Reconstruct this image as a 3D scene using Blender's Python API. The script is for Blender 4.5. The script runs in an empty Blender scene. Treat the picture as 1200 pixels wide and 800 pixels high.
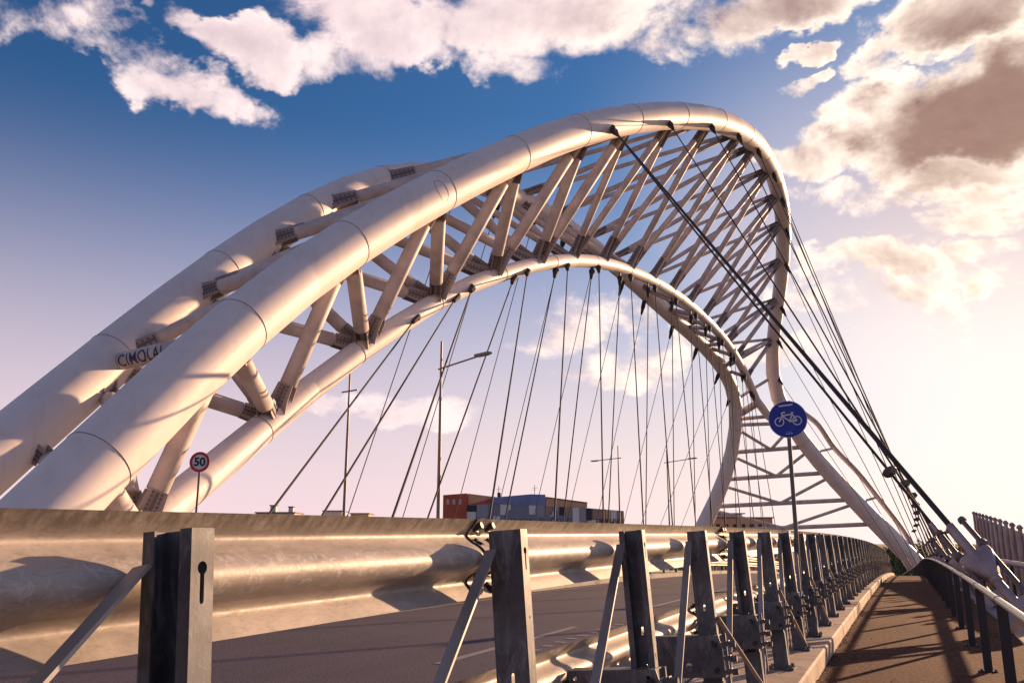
import bpy, bmesh, math, random
import numpy as np
from mathutils import Vector, Matrix
random.seed(7); rng = np.random.default_rng(7)
scene = bpy.context.scene
COL = scene.collection

# ------------------------------------------------------------------ camera
F, CX, CY, YH, VX, EYE = 1000., 600., 400., 633., 1062., 1.46
PITCH = math.atan((YH - CY) / F)
_fw = np.array([(VX - CX) / F, -(YH - CY) / F, 1.]); _fw /= np.linalg.norm(_fw)
_up = np.array([0, math.cos(PITCH), math.sin(PITCH)])
_rt = np.cross(_up, _fw); _rt = _rt if _rt[0] > 0 else -_rt
MC = np.array([_rt, _fw, _up])                    # world axes in camera axes (X right of bridge, Y along bridge, Z up)
def ray(x, y): return MC @ np.array([(x - CX) / F, -(y - CY) / F, 1.])
def PX(x, y, Z): return ray(x, y) * Z + np.array([0, 0, EYE])
def proj(w):
    c = MC.T @ (np.asarray(w, float) - np.array([0, 0, EYE])); return CX + F * c[0] / c[2], CY - F * c[1] / c[2], c[2]
cam = bpy.data.cameras.new('camera'); cam.sensor_width = 36; cam.lens = F / 1200 * 36
cam.clip_start = .05; cam.clip_end = 6000
co = bpy.data.objects.new('camera', cam); COL.objects.link(co)
R = Matrix(np.array([MC @ [1, 0, 0], MC @ [0, 1, 0], MC @ [0, 0, -1]]).T.tolist()).to_4x4()
co.matrix_world = Matrix.Translation((0, 0, EYE)) @ R
scene.camera = co
scene.render.resolution_x, scene.render.resolution_y = 1024, 682

# ------------------------------------------------------------------ light
SUN_AZ, SUN_EL = math.radians(21), math.radians(12)       # azimuth to the right of the bridge axis (+Y)
SUND = Vector((math.sin(SUN_AZ) * math.cos(SUN_EL), math.cos(SUN_AZ) * math.cos(SUN_EL), math.sin(SUN_EL)))
sl = bpy.data.lights.new('sun', 'SUN'); sl.energy = 5.0; sl.angle = math.radians(.6); sl.color = (1, .62, .35)
so = bpy.data.objects.new('sun', sl); COL.objects.link(so)
so.rotation_euler = (-SUND).to_track_quat('-Z', 'Y').to_euler()
scene.view_settings.view_transform = 'Standard'; scene.view_settings.look = 'None'
scene.view_settings.exposure = 0.82; scene.view_settings.gamma = 1

def azel(x, y):
    r = ray(x, y); r = r / np.linalg.norm(r); return math.atan2(r[0], r[1]), math.asin(r[2])

world = bpy.data.worlds.new('World'); scene.world = world; world.use_nodes = True
nt = world.node_tree; nt.nodes.clear()
class NB:                                          # small node-graph helper
    def __init__(s, nt): s.nt = nt
    def node(s, t, **kw):
        n = s.nt.nodes.new(t)
        for k, v in kw.items(): setattr(n, k, v)
        return n
    def put(s, sock, v):
        if isinstance(v, bpy.types.NodeSocket): s.nt.links.new(v, sock)
        else: sock.default_value = v
    def m(s, op, a, b=0., c=0., clamp=False):
        n = s.node('ShaderNodeMath', operation=op, use_clamp=clamp)
        for i, v in enumerate((a, b, c)): s.put(n.inputs[i], v)
        return n.outputs[0]
    def vm(s, op, a, b=(0, 0, 0)):
        n = s.node('ShaderNodeVectorMath', operation=op)
        s.put(n.inputs[0], a); s.put(n.inputs[1], b)
        return n.outputs['Value' if op in ('DOT_PRODUCT', 'LENGTH') else 'Vector']
    def mix(s, f, a, b, blend='MIX'):
        n = s.node('ShaderNodeMix', data_type='RGBA', blend_type=blend)
        s.put(n.inputs[0], f); s.put(n.inputs[6], a); s.put(n.inputs[7], b); return n.outputs[2]
    def noise(s, v, scale, detail=6., rough=.55, dist=0., out=0, dim='3D'):
        n = s.node('ShaderNodeTexNoise', noise_dimensions=dim); s.put(n.inputs['Vector'], v)
        n.inputs['Scale'].default_value = scale; n.inputs['Detail'].default_value = detail
        n.inputs['Roughness'].default_value = rough; n.inputs['Distortion'].default_value = dist
        return n.outputs[out]
    def ss(s, v, a, b, lo=0., hi=1.):
        n = s.node('ShaderNodeMapRange', interpolation_type='SMOOTHSTEP')
        for i, q in enumerate((v, a, b, lo, hi)): s.put(n.inputs[i], q)
        return n.outputs[0]
    def rgb(s, *c): 
        n = s.node('ShaderNodeRGB'); n.outputs[0].default_value = (*c, 1); return n.outputs[0]

W = NB(nt)
d = W.node('ShaderNodeTexCoord').outputs['Generated']
d = W.vm('NORMALIZE', d)
sep = W.node('ShaderNodeSeparateXYZ'); nt.links.new(d, sep.inputs[0])
az = W.m('ARCTAN2', sep.outputs[0], sep.outputs[1]); el = W.m('ARCSINE', sep.outputs[2])
sky = W.node('ShaderNodeTexSky', sky_type='NISHITA'); sky.sun_disc = False
sky.sun_elevation = SUN_EL; sky.sun_rotation = SUN_AZ; sky.dust_density = 1.0; sky.ozone_density = 2.5; sky.air_density = 1.0
csun = W.vm('DOT_PRODUCT', d, tuple(SUND))                        # cosine to the sun
# evening haze: pale lavender low down, warm and bright towards the sun
hz_low = W.ss(el, .50, -.02); hz_low = W.m('POWER', hz_low, 1.1)
hz_sun = W.m('MULTIPLY', W.ss(csun, .74, .985, 0., .97), W.ss(el, .66, .30))
haze = W.m('MAXIMUM', hz_low, hz_sun)
haze_col = W.mix(W.ss(csun, -.35, .30), W.rgb(3.6, 3.1, 3.7), W.mix(W.ss(csun, .50, .90), W.rgb(9.4, 7.2, 7.6), W.rgb(10.4, 8.2, 7.8)))
haze_col = W.mix(W.ss(csun, .82, .97), haze_col, W.mix(W.ss(el, .40, .17), W.rgb(7.4, 5.8, 5.9), W.rgb(11.6, 9.7, 8.9)))
base = W.mix(haze, W.mix(1.0, sky.outputs[0], W.rgb(.40, .76, 1.14), 'MULTIPLY'), haze_col)
# cumulus: fractal noise gathered into banks (direction, half width, half height in radians)
def dens(vec, azs, els):
    sc = W.vm('MULTIPLY', vec, (1, 1, 1.5))
    n1 = W.noise(sc, 5.5, 9, .60, .25); n2 = W.noise(W.vm('ADD', sc, (3.1, 0, .4)), 1.7, 3, .5)
    return W.m('ADD', W.m('MULTIPLY', n1, 2.0), W.m('MULTIPLY', n2, .35))
banks = [(40, 8, 130, 46, .42), (130, 60, 80, 26, .34), (205, 92, 80, 34, .36), (300, 46, 75, 28, .36), (185, 8, 24, 14, .27), (130, 85, 30, 10, .2),
         (640, 22, 270, 62, .38), (450, 66, 90, 34, .32), (615, 92, 80, 34, .33), (900, 0, 130, 36, .36), (700, 102, 14, 8, .22), (815, 78, 14, 8, .2),
         (1160, 2, 150, 50, .66), (1015, 92, 44, 20, .26), (945, 96, 18, 10, .24), (1130, 138, 190, 58, .70), (1200, 100, 120, 56, .64), (945, 185, 48, 30, .36),
         (1080, 214, 180, 24, .40), (1080, 302, 150, 28, .56), (1165, 325, 100, 20, .42), (985, 300, 70, 20, .40), (940, 60, 30, 12, .26), (1060, 62, 60, 20, .34), (1180, 240, 90, 26, .40), (1000, 345, 120, 26, .30), (1100, 262, 140, 20, .28), (1120, 400, 160, 22, .26), (655, 372, 115, 46, .42), (770, 430, 170, 26, .30), (480, 470, 160, 18, .22), (1010, 410, 200, 22, .18), (1150, 360, 120, 20, .2)]
wv = W.vm('MULTIPLY', d, (1, 1, 1.4)); wn = W.node('ShaderNodeSeparateXYZ'); nt.links.new(W.noise(wv, 9., 5, .6, out=1), wn.inputs[0])
azw = W.m('ADD', az, W.m('MULTIPLY', W.m('SUBTRACT', wn.outputs[0], .5), .22)); elw = W.m('ADD', el, W.m('MULTIPLY', W.m('SUBTRACT', wn.outputs[1], .5), .13))
mask = None
for (x, y, hw, hh, amp) in banks:
    a0, e0 = azel(x, y); a1, _ = azel(x + hw, y); _, e1 = azel(x, y - hh)
    u = W.m('DIVIDE', W.m('SUBTRACT', azw, a0), max(.01, abs(a1 - a0))); v = W.m('DIVIDE', W.m('SUBTRACT', elw, e0), max(.01, abs(e1 - e0)))
    r2 = W.m('ADD', W.m('MULTIPLY', u, u), W.m('MULTIPLY', v, v))
    g = W.ss(r2, 2.1, 0., 0., amp)
    mask = g if mask is None else W.m('MAXIMUM', mask, g)
# elsewhere in the sky (out of view) the same scattered cumulus goes on
outv = W.ss(W.noise(W.vm('MULTIPLY', d, (1, 1, 2.)), 2.2, 2, .5), .46, .66, 0., .36)
am = W.m('ABSOLUTE', W.m('ADD', az, math.radians(24.8)))
outv = W.m('MULTIPLY', outv, W.m('MAXIMUM', W.ss(am, .62, .85), W.ss(el, .66, .85)))
mask = W.m('MAXIMUM', mask, outv)
n_here = dens(d, az, el)
n_sun = dens(W.vm('NORMALIZE', W.vm('ADD', d, tuple(SUND * .045))), az, el)
dn = W.m('ADD', n_here, mask)
alpha = W.m('MULTIPLY', W.ss(dn, 1.34, 1.62), W.ss(mask, .02, .16))
thick = W.ss(dn, 1.52, 2.0)
lit = W.m('ADD', .66, W.m('MULTIPLY', W.m('SUBTRACT', n_here, n_sun), 1.9), clamp=True)
warm = W.ss(csun, .60, .97)
c_lit = W.mix(warm, W.rgb(11.6, 9.4, 9.1), W.rgb(14.0, 11.6, 9.6))
c_shade = W.mix(warm, W.rgb(6.2, 4.7, 5.3), W.rgb(3.1, 1.55, 1.1))
ccol = W.mix(W.m('MULTIPLY', lit, W.m('SUBTRACT', 1.25, W.m('MULTIPLY', thick, 1.15)), clamp=True), c_shade, c_lit)
final = W.mix(W.m('MULTIPLY', alpha, .95), base, ccol)
bg = W.node('ShaderNodeBackground'); bg.inputs[1].default_value = .058
nt.links.new(final, bg.inputs[0])
wo = W.node('ShaderNodeOutputWorld'); nt.links.new(bg.outputs[0], wo.inputs[0])

# ------------------------------------------------------------------ helpers
def tag(o, label=None, cat=None, group=None, kind=None):
    if label: o['label'] = label
    if cat: o['category'] = cat
    if group: o['group'] = group
    if kind: o['kind'] = kind
    return o
def link(name, me, parent=None, mat=None):
    o = bpy.data.objects.new(name, me); COL.objects.link(o)
    if parent is not None: o.parent = parent
    if mat is not None and not me.materials: me.materials.append(mat)
    return o
def empty(name, loc=(0, 0, 0), rz=0):
    o = bpy.data.objects.new(name, None); COL.objects.link(o); o.location = loc; o.rotation_euler = (0, 0, rz); o.empty_display_size = .2; return o
class MB:
    def __init__(s): s.v = []; s.f = []; s.sm = []; s.mi = []
    def add(s, vs, fs, smooth=False, mi=0):
        o = len(s.v); s.v += [tuple(map(float, p)) for p in vs]
        s.f += [tuple(i + o for i in f) for f in fs]; s.sm += [smooth] * len(fs); s.mi += [mi] * len(fs); return s
    def box(s, lo, hi, mi=0):
        x0, y0, z0 = lo; x1, y1, z1 = hi
        v = [(x0, y0, z0), (x1, y0, z0), (x1, y1, z0), (x0, y1, z0), (x0, y0, z1), (x1, y0, z1), (x1, y1, z1), (x0, y1, z1)]
        return s.add(v, [(0, 3, 2, 1), (4, 5, 6, 7), (0, 1, 5, 4), (1, 2, 6, 5), (2, 3, 7, 6), (3, 0, 4, 7)], mi=mi)
    def bar(s, a, b, w, h, side=(0, 0, 1), mi=0):      # rectangular bar a->b, w across, h along side
        a, b = Vector(a), Vector(b); t = (b - a).normalized(); sd = Vector(side); n = t.cross(sd)
        n = n.normalized() if n.length > 1e-5 else t.orthogonal().normalized(); m = n.cross(t)
        v = []
        for p in (a, b):
            for i, j in ((-1, -1), (1, -1), (1, 1), (-1, 1)): v.append(p + n * (i * w / 2) + m * (j * h / 2))
        return s.add(v, [(3, 2, 1, 0), (4, 5, 6, 7), (0, 1, 5, 4), (1, 2, 6, 5), (2, 3, 7, 6), (3, 0, 4, 7)], mi=mi)
    def tube(s, pts, rad, n=12, caps=True, flat=False, mi=0):
        P = [Vector(p) for p in pts]; rad = rad if hasattr(rad, '__len__') else [rad] * len(P)
        T = []
        for i in range(len(P)):
            a = P[max(0, i - 1)]; b = P[min(len(P) - 1, i + 1)]
            t1 = (P[i] - a).normalized() if i else (b - P[i]).normalized(); t2 = (b - P[i]).normalized() if i < len(P) - 1 else t1
            T.append(((t1 + t2).normalized(), 1 / max(.5, math.sqrt(max(.25, (1 + t1.dot(t2)) / 2)))))
        u = T[0][0].orthogonal().normalized(); rings = []
        for i, p in enumerate(P):
            t = T[i][0]; u = (u - t * u.dot(t)).normalized(); w = t.cross(u)
            rings.append([p + (u * math.cos(2 * math.pi * k / n) + w * math.sin(2 * math.pi * k / n)) * rad[i] for k in range(n)])
        o = len(s.v)
        if flat:
            for i in range(len(P) - 1):
                s.add(rings[i] + rings[i + 1], [(k, (k + 1) % n, n + (k + 1) % n, n + k) for k in range(n)], True, mi)
        else:
            s.add([v for r in rings for v in r], [(i * n + k, i * n + (k + 1) % n, (i + 1) * n + (k + 1) % n, (i + 1) * n + k) for i in range(len(P) - 1) for k in range(n)], True, mi)
        if caps:
            s.add(rings[0], [tuple(range(n - 1, -1, -1))], mi=mi); s.add(rings[-1], [tuple(range(n))], mi=mi)
        return s
    def lathe(s, prof, n=16, org=(0, 0, 0), axis=(0, 0, 1), smooth=True, mi=0):
        ax = Vector(axis).normalized(); u = ax.orthogonal().normalized(); w = ax.cross(u); o = Vector(org); v = []
        for r, z in prof:
            v += [o + ax * z + (u * math.cos(2 * math.pi * k / n) + w * math.sin(2 * math.pi * k / n)) * r for k in range(n)]
        f = [(i * n + k, i * n + (k + 1) % n, (i + 1) * n + (k + 1) % n, (i + 1) * n + k) for i in range(len(prof) - 1) for k in range(n)]
        return s.add(v, f, smooth, mi)
    def sweep(s, prof, path, closed=False, smooth=False, mi=0):   # prof (x,z) extruded through path of (x,y,z) offsets
        n = len(prof); v = [(px + ox, oy, pz + oz) for (ox, oy, oz) in path for (px, pz) in prof]; m = n if closed else n - 1
        f = [(i * n + k, (i + 1) * n + k, (i + 1) * n + (k + 1) % n, i * n + (k + 1) % n) for i in range(len(path) - 1) for k in range(m)]
        return s.add(v, f, smooth, mi)
    def plate(s, outer, holes, th, fr, mi=0):           # 2-D plate with real holes; fr maps (u, v, w) -> xyz
        bm = bmesh.new(); loops = []
        for L in [outer] + holes:
            vs = [bm.verts.new((u, v, 0)) for u, v in L]; es = [bm.edges.new((vs[i], vs[(i + 1) % len(vs)])) for i in range(len(vs))]; loops.append(vs)
        bmesh.ops.triangle_fill(bm, use_beauty=True, use_dissolve=False, edges=bm.edges[:]); bm.verts.index_update()
        P = [(v.co.x, v.co.y) for v in bm.verts]; Fc = [tuple(v.index for v in f.verts) for f in bm.faces]; nn = len(P)
        s.add([fr(u, v, 0) for u, v in P] + [fr(u, v, th) for u, v in P], [f for f in Fc] + [tuple(i + nn for i in reversed(f)) for f in Fc], mi=mi)
        for L in [outer] + holes:
            k = len(L); s.add([fr(u, v, 0) for u, v in L] + [fr(u, v, th) for u, v in L], [(i, (i + 1) % k, k + (i + 1) % k, k + i) for i in range(k)], mi=mi)
        bm.free(); return s
    def mesh(s, name, fix=False):
        me = bpy.data.meshes.new(name); me.from_pydata(s.v, [], s.f)
        me.polygons.foreach_set('use_smooth', s.sm); me.polygons.foreach_set('material_index', s.mi)
        if fix:
            bm = bmesh.new(); bm.from_mesh(me); bmesh.ops.recalc_face_normals(bm, faces=bm.faces[:]); bm.to_mesh(me); bm.free()
        me.update(); return me
    def build(s, name, mat, parent=None, fix=True):
        me = s.mesh(name, fix); o = link(name, me, parent)
        for m_ in (mat if isinstance(mat, (list, tuple)) else [mat]): me.materials.append(m_)
        return o
def frame(a, b, up=(0, 0, 1)):                         # matrix with local Z along a->b at a
    a, b = Vector(a), Vector(b); t = (b - a).normalized(); x = Vector(up).cross(t)
    x = x.normalized() if x.length > 1e-4 else t.orthogonal().normalized(); y = t.cross(x)
    m = Matrix((x, y, t)).transposed().to_4x4(); m.translation = a; return m

# ------------------------------------------------------------------ materials
def mat(name, color, rough=.6, metal=0., fn=None, spec=.5):
    m = bpy.data.materials.new(name); m.use_nodes = True; n = m.node_tree; b = n.nodes['Principled BSDF']
    b.inputs['Base Color'].default_value = (*color, 1); b.inputs['Roughness'].default_value = rough; b.inputs['Metallic'].default_value = metal
    b.inputs['Specular IOR Level'].default_value = spec
    if fn: fn(NB(n), b, n.nodes)
    return m
def objco(g): return g.node('ShaderNodeTexCoord').outputs['Object']
def bump(g, b, h, st, dist=.01):
    n = g.node('ShaderNodeBump'); n.inputs['Strength'].default_value = st; n.inputs['Distance'].default_value = dist
    g.put(n.inputs['Height'], h); g.nt.links.new(n.outputs[0], b.inputs['Normal'])
def f_paint(g, b, _):
    c = objco(g); n = g.noise(c, .55, 6, .6); n2 = g.noise(g.vm('MULTIPLY', c, (1, 1, .22)), 2.6, 6, .65); n3 = g.noise(c, 16, 3, .6)
    k = g.m('ADD', g.m('MULTIPLY', g.ss(n, .35, .7), .45), g.m('MULTIPLY', g.ss(n2, .46, .74), .55))
    g.put(b.inputs['Base Color'], g.mix(k, g.rgb(.84, .745, .71), g.rgb(.70, .60, .565)))
    g.put(b.inputs['Roughness'], g.ss(n3, .3, .7, .46, .60)); bump(g, b, g.m('ADD', n3, g.m('MULTIPLY', n, 2.)), .06, .02)
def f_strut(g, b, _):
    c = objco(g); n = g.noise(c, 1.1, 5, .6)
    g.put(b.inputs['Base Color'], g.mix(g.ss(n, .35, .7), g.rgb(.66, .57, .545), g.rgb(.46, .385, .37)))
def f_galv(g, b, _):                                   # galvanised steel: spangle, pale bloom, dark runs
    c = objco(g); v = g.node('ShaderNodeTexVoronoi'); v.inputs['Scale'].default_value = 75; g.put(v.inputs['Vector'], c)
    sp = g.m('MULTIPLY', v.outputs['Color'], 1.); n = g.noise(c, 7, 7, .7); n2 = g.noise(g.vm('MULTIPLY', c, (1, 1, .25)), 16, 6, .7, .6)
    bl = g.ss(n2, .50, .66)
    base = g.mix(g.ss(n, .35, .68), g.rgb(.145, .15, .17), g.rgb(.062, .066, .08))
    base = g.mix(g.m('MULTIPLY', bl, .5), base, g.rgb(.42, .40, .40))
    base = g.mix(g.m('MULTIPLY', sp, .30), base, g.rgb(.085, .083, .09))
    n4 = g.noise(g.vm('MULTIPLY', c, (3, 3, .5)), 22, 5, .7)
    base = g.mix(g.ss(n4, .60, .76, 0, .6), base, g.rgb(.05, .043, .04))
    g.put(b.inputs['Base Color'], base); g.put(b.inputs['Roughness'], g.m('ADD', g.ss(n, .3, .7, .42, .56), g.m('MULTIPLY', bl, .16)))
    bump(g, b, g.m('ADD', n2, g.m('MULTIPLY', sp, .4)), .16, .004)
def f_beam(g, b, _):
    c = objco(g); n = g.noise(g.vm('MULTIPLY', c, (1, .35, 1)), 9, 7, .7, .4); st = g.noise(g.vm('MULTIPLY', g.vm('ADD', c, g.vm('MULTIPLY', c, (0, 0, 0))), (60, 14, 60)), 2.2, 4, .7)
    n3 = g.noise(c, 30, 5, .7, .8); sep = g.node('ShaderNodeSeparateXYZ'); g.put(sep.inputs[0], c)
    base = g.mix(g.ss(n, .36, .68), g.rgb(.47, .41, .37), g.rgb(.32, .285, .26))
    base = g.mix(g.ss(st, .50, .72, 0, .55), base, g.rgb(.20, .18, .16))
    base = g.mix(g.m('MULTIPLY', g.ss(n3, .52, .60, 0, .55), g.ss(g.m('ABSOLUTE', sep.outputs[2]), .07, .03)), base, g.rgb(.62, .58, .55))
    # water-stained upper lip
    lip = g.m('MULTIPLY', g.ss(sep.outputs[2], .085, .12), g.ss(g.noise(g.vm('MULTIPLY', c, (1, 9, 5)), 3., 6, .7), .30, .62, .15, .85))
    base = g.mix(lip, base, g.rgb(.13, .108, .085))
    g.put(b.inputs['Base Color'], base); g.put(b.inputs['Roughness'], g.ss(n3, .3, .7, .46, .64)); bump(g, b, g.m('ADD', st, n3), .2, .003)
def f_asph(dark, light, sc=1.):
    def f(g, b, _):
        c = objco(g); n = g.noise(c, 90 * sc, 4, .7); n2 = g.noise(c, .55, 5, .6); n3 = g.noise(g.vm('MULTIPLY', c, (1, .06, 1)), 2.4, 4, .6)
        v = g.node('ShaderNodeTexVoronoi'); v.inputs['Scale'].default_value = 110 * sc; g.put(v.inputs['Vector'], c)
        k = g.m('ADD', g.m('MULTIPLY', g.ss(n, .32, .68), .55), g.m('ADD', g.m('MULTIPLY', n2, .35), g.m('MULTIPLY', n3, .25)))
        base = g.mix(g.ss(k, .38, .92), g.rgb(*dark), g.rgb(*light))
        base = g.mix(g.ss(v.outputs['Distance'], .12, .02, 0, .5), base, g.rgb(*[x * 2.4 for x in light]))
        g.put(b.inputs['Base Color'], base); bump(g, b, g.m('ADD', n, v.outputs['Distance']), .55, .006)
    return f
def f_conc(a, c2, st=.35):
    def f(g, b, _):
        c = objco(g); n = g.noise(c, 2.2, 7, .65); n2 = g.noise(c, 45, 4, .7); n3 = g.noise(g.vm('MULTIPLY', c, (1, 1, .2)), 5, 5, .6)
        base = g.mix(g.ss(n, .35, .68), g.rgb(*a), g.rgb(*c2)); base = g.mix(g.ss(n3, .52, .76, 0, .55), base, g.rgb(*[x * .38 for x in c2]))
        g.put(b.inputs['Base Color'], base); bump(g, b, g.m('ADD', n2, g.m('MULTIPLY', n, .8)), st, .01)
    return f
def f_wall(a, amt=.25):
    def f(g, b, _):
        c = objco(g); n = g.noise(c, .6, 6, .65)
        g.put(b.inputs['Base Color'], g.mix(g.ss(n, .35, .7, 0, 1), g.rgb(*a), g.rgb(*[x * (1 - amt) for x in a])))
    return f
M = dict(
    paint=mat('white_painted_steel', (.75, .7, .66), .5, 0, f_paint),
    strut=mat('strut_paint', (.6, .56, .54), .62, 0, f_strut),
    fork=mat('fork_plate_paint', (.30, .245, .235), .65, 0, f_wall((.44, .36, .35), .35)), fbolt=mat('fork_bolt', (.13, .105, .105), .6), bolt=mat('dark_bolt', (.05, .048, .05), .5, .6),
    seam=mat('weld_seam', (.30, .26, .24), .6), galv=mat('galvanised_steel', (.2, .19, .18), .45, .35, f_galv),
    beam=mat('galvanised_beam', (.5, .46, .42), .5, .12, f_beam, .35), brace=mat('pale_brace', (.36, .33, .32), .5, .2, f_wall((.40, .36, .34), .45)), cable=mat('dark_cable', (.05, .045, .05), .75, .0, None, .25), pale_cable=mat('sheathed_cable', (.16, .135, .15), .75, 0, None, .25),
    asphalt=mat('road_asphalt', (.05, .05, .05), .9, 0, f_asph((.066, .055, .078), (.13, .108, .148), .6), .2),
    path=mat('path_asphalt', (.1, .08, .07), .95, 0, f_asph((.052, .020, .014), (.23, .090, .052), .3), .12),
    conc=mat('kerb_concrete', (.35, .3, .27), .8, 0, f_conc((.46, .34, .27), (.28, .195, .155))),
    deck=mat('deck_concrete', (.3, .28, .26), .8, 0, f_conc((.33, .30, .28), (.24, .22, .20))),
    line=mat('worn_white_line', (.42, .38, .37), .7, 0, f_asph((.16, .14, .14), (.40, .36, .35))),
    dark=mat('dark_painted_steel', (.045, .042, .045), .45, .3), rail=mat('handrail_steel', (.5, .45, .38), .3, .75),
    cast=mat('anchor_casting', (.46, .37, .37), .5, .25, f_conc((.50, .40, .40), (.34, .26, .27), .2)),
    screen=mat('screen_panel_paint', (.5, .42, .40), .7, 0, f_conc((.56, .46, .43), (.42, .33, .31), .1)),
    rod=mat('tie_rod_steel', (.17, .14, .145), .5, .3),
    pole=mat('grey_pole', (.17, .155, .15), .5, .5), lamp=mat('lamp_grey', (.23, .21, .21), .5, .3),
    white=mat('sign_white', (.80, .78, .76), .5), blue=mat('sign_blue', (.018, .035, .36), .4), red=mat('sign_red', (.62, .02, .04), .4), black=mat('sign_black', (.02, .02, .022), .5),
    sback=mat('sign_back', (.4, .4, .4), .5, .6), letter=mat('navy_letter', (.012, .022, .10), .5),
    leafdeb=mat('dry_debris', (.14, .09, .055), .9), ground=mat('ground', (.09, .085, .06), .95, 0, f_conc((.085, .085, .055), (.13, .11, .075), .2)))

# ------------------------------------------------------------------ the deck
S0, RC = .012, 2600.
def zd(y): return S0 * y - y * y / RC
def xs(y): return -(max(0., y - 62.)) ** 2 / 1400.
YS = [(-8 + 1.5 * i) for i in range(106)]
def strip(name, x0, x1, h, m, label=None, z_under=None, ys=YS, kind='structure', parent=None, wob=0):
    b = MB(); prof = [(x0, h), (x1, h)] if z_under is None else [(x0, z_under), (x0, h), (x1, h), (x1, z_under)]
    b.sweep(prof, [(xs(y), y, zd(y)) for y in ys], closed=z_under is not None)
    o = b.build(name, m, parent)
    if parent is None: tag(o, label, None, None, kind)
    return o
me = MB(); g = 3000.
gv, gf = [], []
me.add([(-g, -g, -9.2), (g, -g, -9.2), (g, g, -9.2), (-g, g, -9.2)], [(0, 1, 2, 3)])
tag(me.build('ground', M['ground'], fix=False), 'low ground around and under the bridge', kind='structure')
strip('bridge_deck', -26.4, 2.0, -.06, M['deck'], 'long concrete bridge deck curving over a crest', -1.3)
strip('road', -9.45, -1.85, .02, M['asphalt'], 'dark asphalt carriageway beside the guardrail')
strip('far_road', -14.4, -10.15, .02, M['asphalt'], 'dark asphalt carriageway beyond the median')
strip('path', -.97, 1.35, 0., M['path'], 'brown asphalt cycle path between guardrail and railing')
kerb = tag(empty('kerb'), 'pale concrete kerb plinth carrying the guardrail posts', kind='structure')
kb0, seg = -7.0, 3.0
for i in range(34):                                     # kerb stones with a recessed joint between them
    y0 = kb0 + i * seg + .006; y1 = y0 + seg - .012 - .004; b = MB(); j = (i % 3 - 1) * .003
    pr = [(-1.88, -.05), (-1.88, .165 + j), (-.985, .168 + j), (-.965, .150 + j), (-.955, -.04)]
    ys = np.linspace(y0, y1, 3); b.sweep(pr, [(xs(y) + j, y, zd(y)) for y in ys], closed=True)
    n = len(pr); b.add([(p[0] + xs(y0) + j, y0, p[1] + zd(y0)) for p in pr], [tuple(range(n))]); b.add([(p[0] + xs(y1) + j, y1, p[1] + zd(y1)) for p in pr], [tuple(range(n))])
    b.build('kerb_stone', M['conc'], kerb)
strip('median', -10.1, -9.5, .18, M['deck'], 'concrete median strip between the carriageways', -.05)
strip('far_verge', -26.3, -14.45, .12, M['deck'], 'concrete verge along the far side of the deck', -.05)
# worn lane markings
for nm, x0, x1, y0, y1 in [('edge_line', -2.62, -2.50, -4, 90)] + [('lane_line', -5.03, -4.91, 1.5 + 7.5 * k, 6 + 7.5 * k) for k in range(9)] + [('rumble_mark', -4.52, -4.36, 9.6 + .45 * k, 9.72 + .45 * k) for k in range(16)] + [('edge_line', -9.15, -9.03, -4, 90)]:
    tag(strip(nm, x0, x1, .025, M['line'], None, ys=list(np.linspace(y0, y1, max(3, int((y1 - y0) / 1.5))))), 'worn pale road marking on the asphalt', kind='structure')

# ------------------------------------------------------------------ the twisted arch
def catmull(P, n=12):
    P = [np.array(p, float) for p in P]; P = [2 * P[0] - P[1]] + P + [2 * P[-1] - P[-2]]; out = []
    for i in range(1, len(P) - 2):
        for k in range(n):
            t = k / n; a, b, c, d_ = P[i - 1:i + 3]
            out.append(.5 * (2 * b + (c - a) * t + (2 * a - 5 * b + 4 * c - d_) * t * t + (3 * b - a - 3 * c + d_) * t ** 3))
    out.append(P[-2]); return np.array(out)
def smooth(Q, it=2):
    Q = Q.copy()
    for _ in range(it): Q[1:-1] = Q[1:-1] * .5 + (Q[:-2] + Q[2:]) * .25
    return Q
# image point, depth in metres, radius: depths come from the tubes' apparent widths and the even node spacing
A_px = [(149, 506, 21.6, .90), (248, 407, 24.5, .90), (330, 340, 27.7, .90), (412, 281, 31, .90), (500, 230, 35, .90), (572, 196, 38.6, .90), (635, 166, 42.3, .90), (677, 153, 45.2, .88), (720, 142, 48.6, .88), (785, 132, 54, .86), (835, 137, 59, .84), (869, 151, 64, .80), (888, 168, 68.5, .78), (904, 194, 74, .74), (914, 224, 78.5, .73), (918.5, 258, 82.3, .72), (919, 290, 85.3, .70),
        (915, 335, 89, .68), (909, 372, 92, .68), (904.5, 404, 94.3, .70), (904, 431, 95.8, .74), (908, 456, 96.8, .78), (916, 480, 97.6, .82), (937, 515, 98.4, .86), (971, 554, 99, .90), (1006, 591, 99.5, .98), (1050, 636, 100, 1.05), (1085, 671, 100.4, 1.06)]
B_px = [(21, 512, 24.0, .86), (120, 428, 27.3, .86), (200, 362, 30, .85), (267, 311, 33, .84), (330, 265, 36, .80), (390, 231, 39, .74), (450, 206, 43, .70), (505, 201, 47, .68), (560, 211, 51.5, .68), (612, 233, 56, .68), (661, 263, 61.5, .68), (712, 301, 68, .68), (758, 345, 75.5, .68), (793, 376, 81, .68), (826, 405, 87, .70), (850, 432, 92, .72), (861, 459, 95, .72), (864.5, 489, 97, .74),
        (860, 526, 98.5, .76), (848.5, 564, 99.5, .82), (837, 592, 100, .88), (812, 640, 100.6, .92)]
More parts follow.
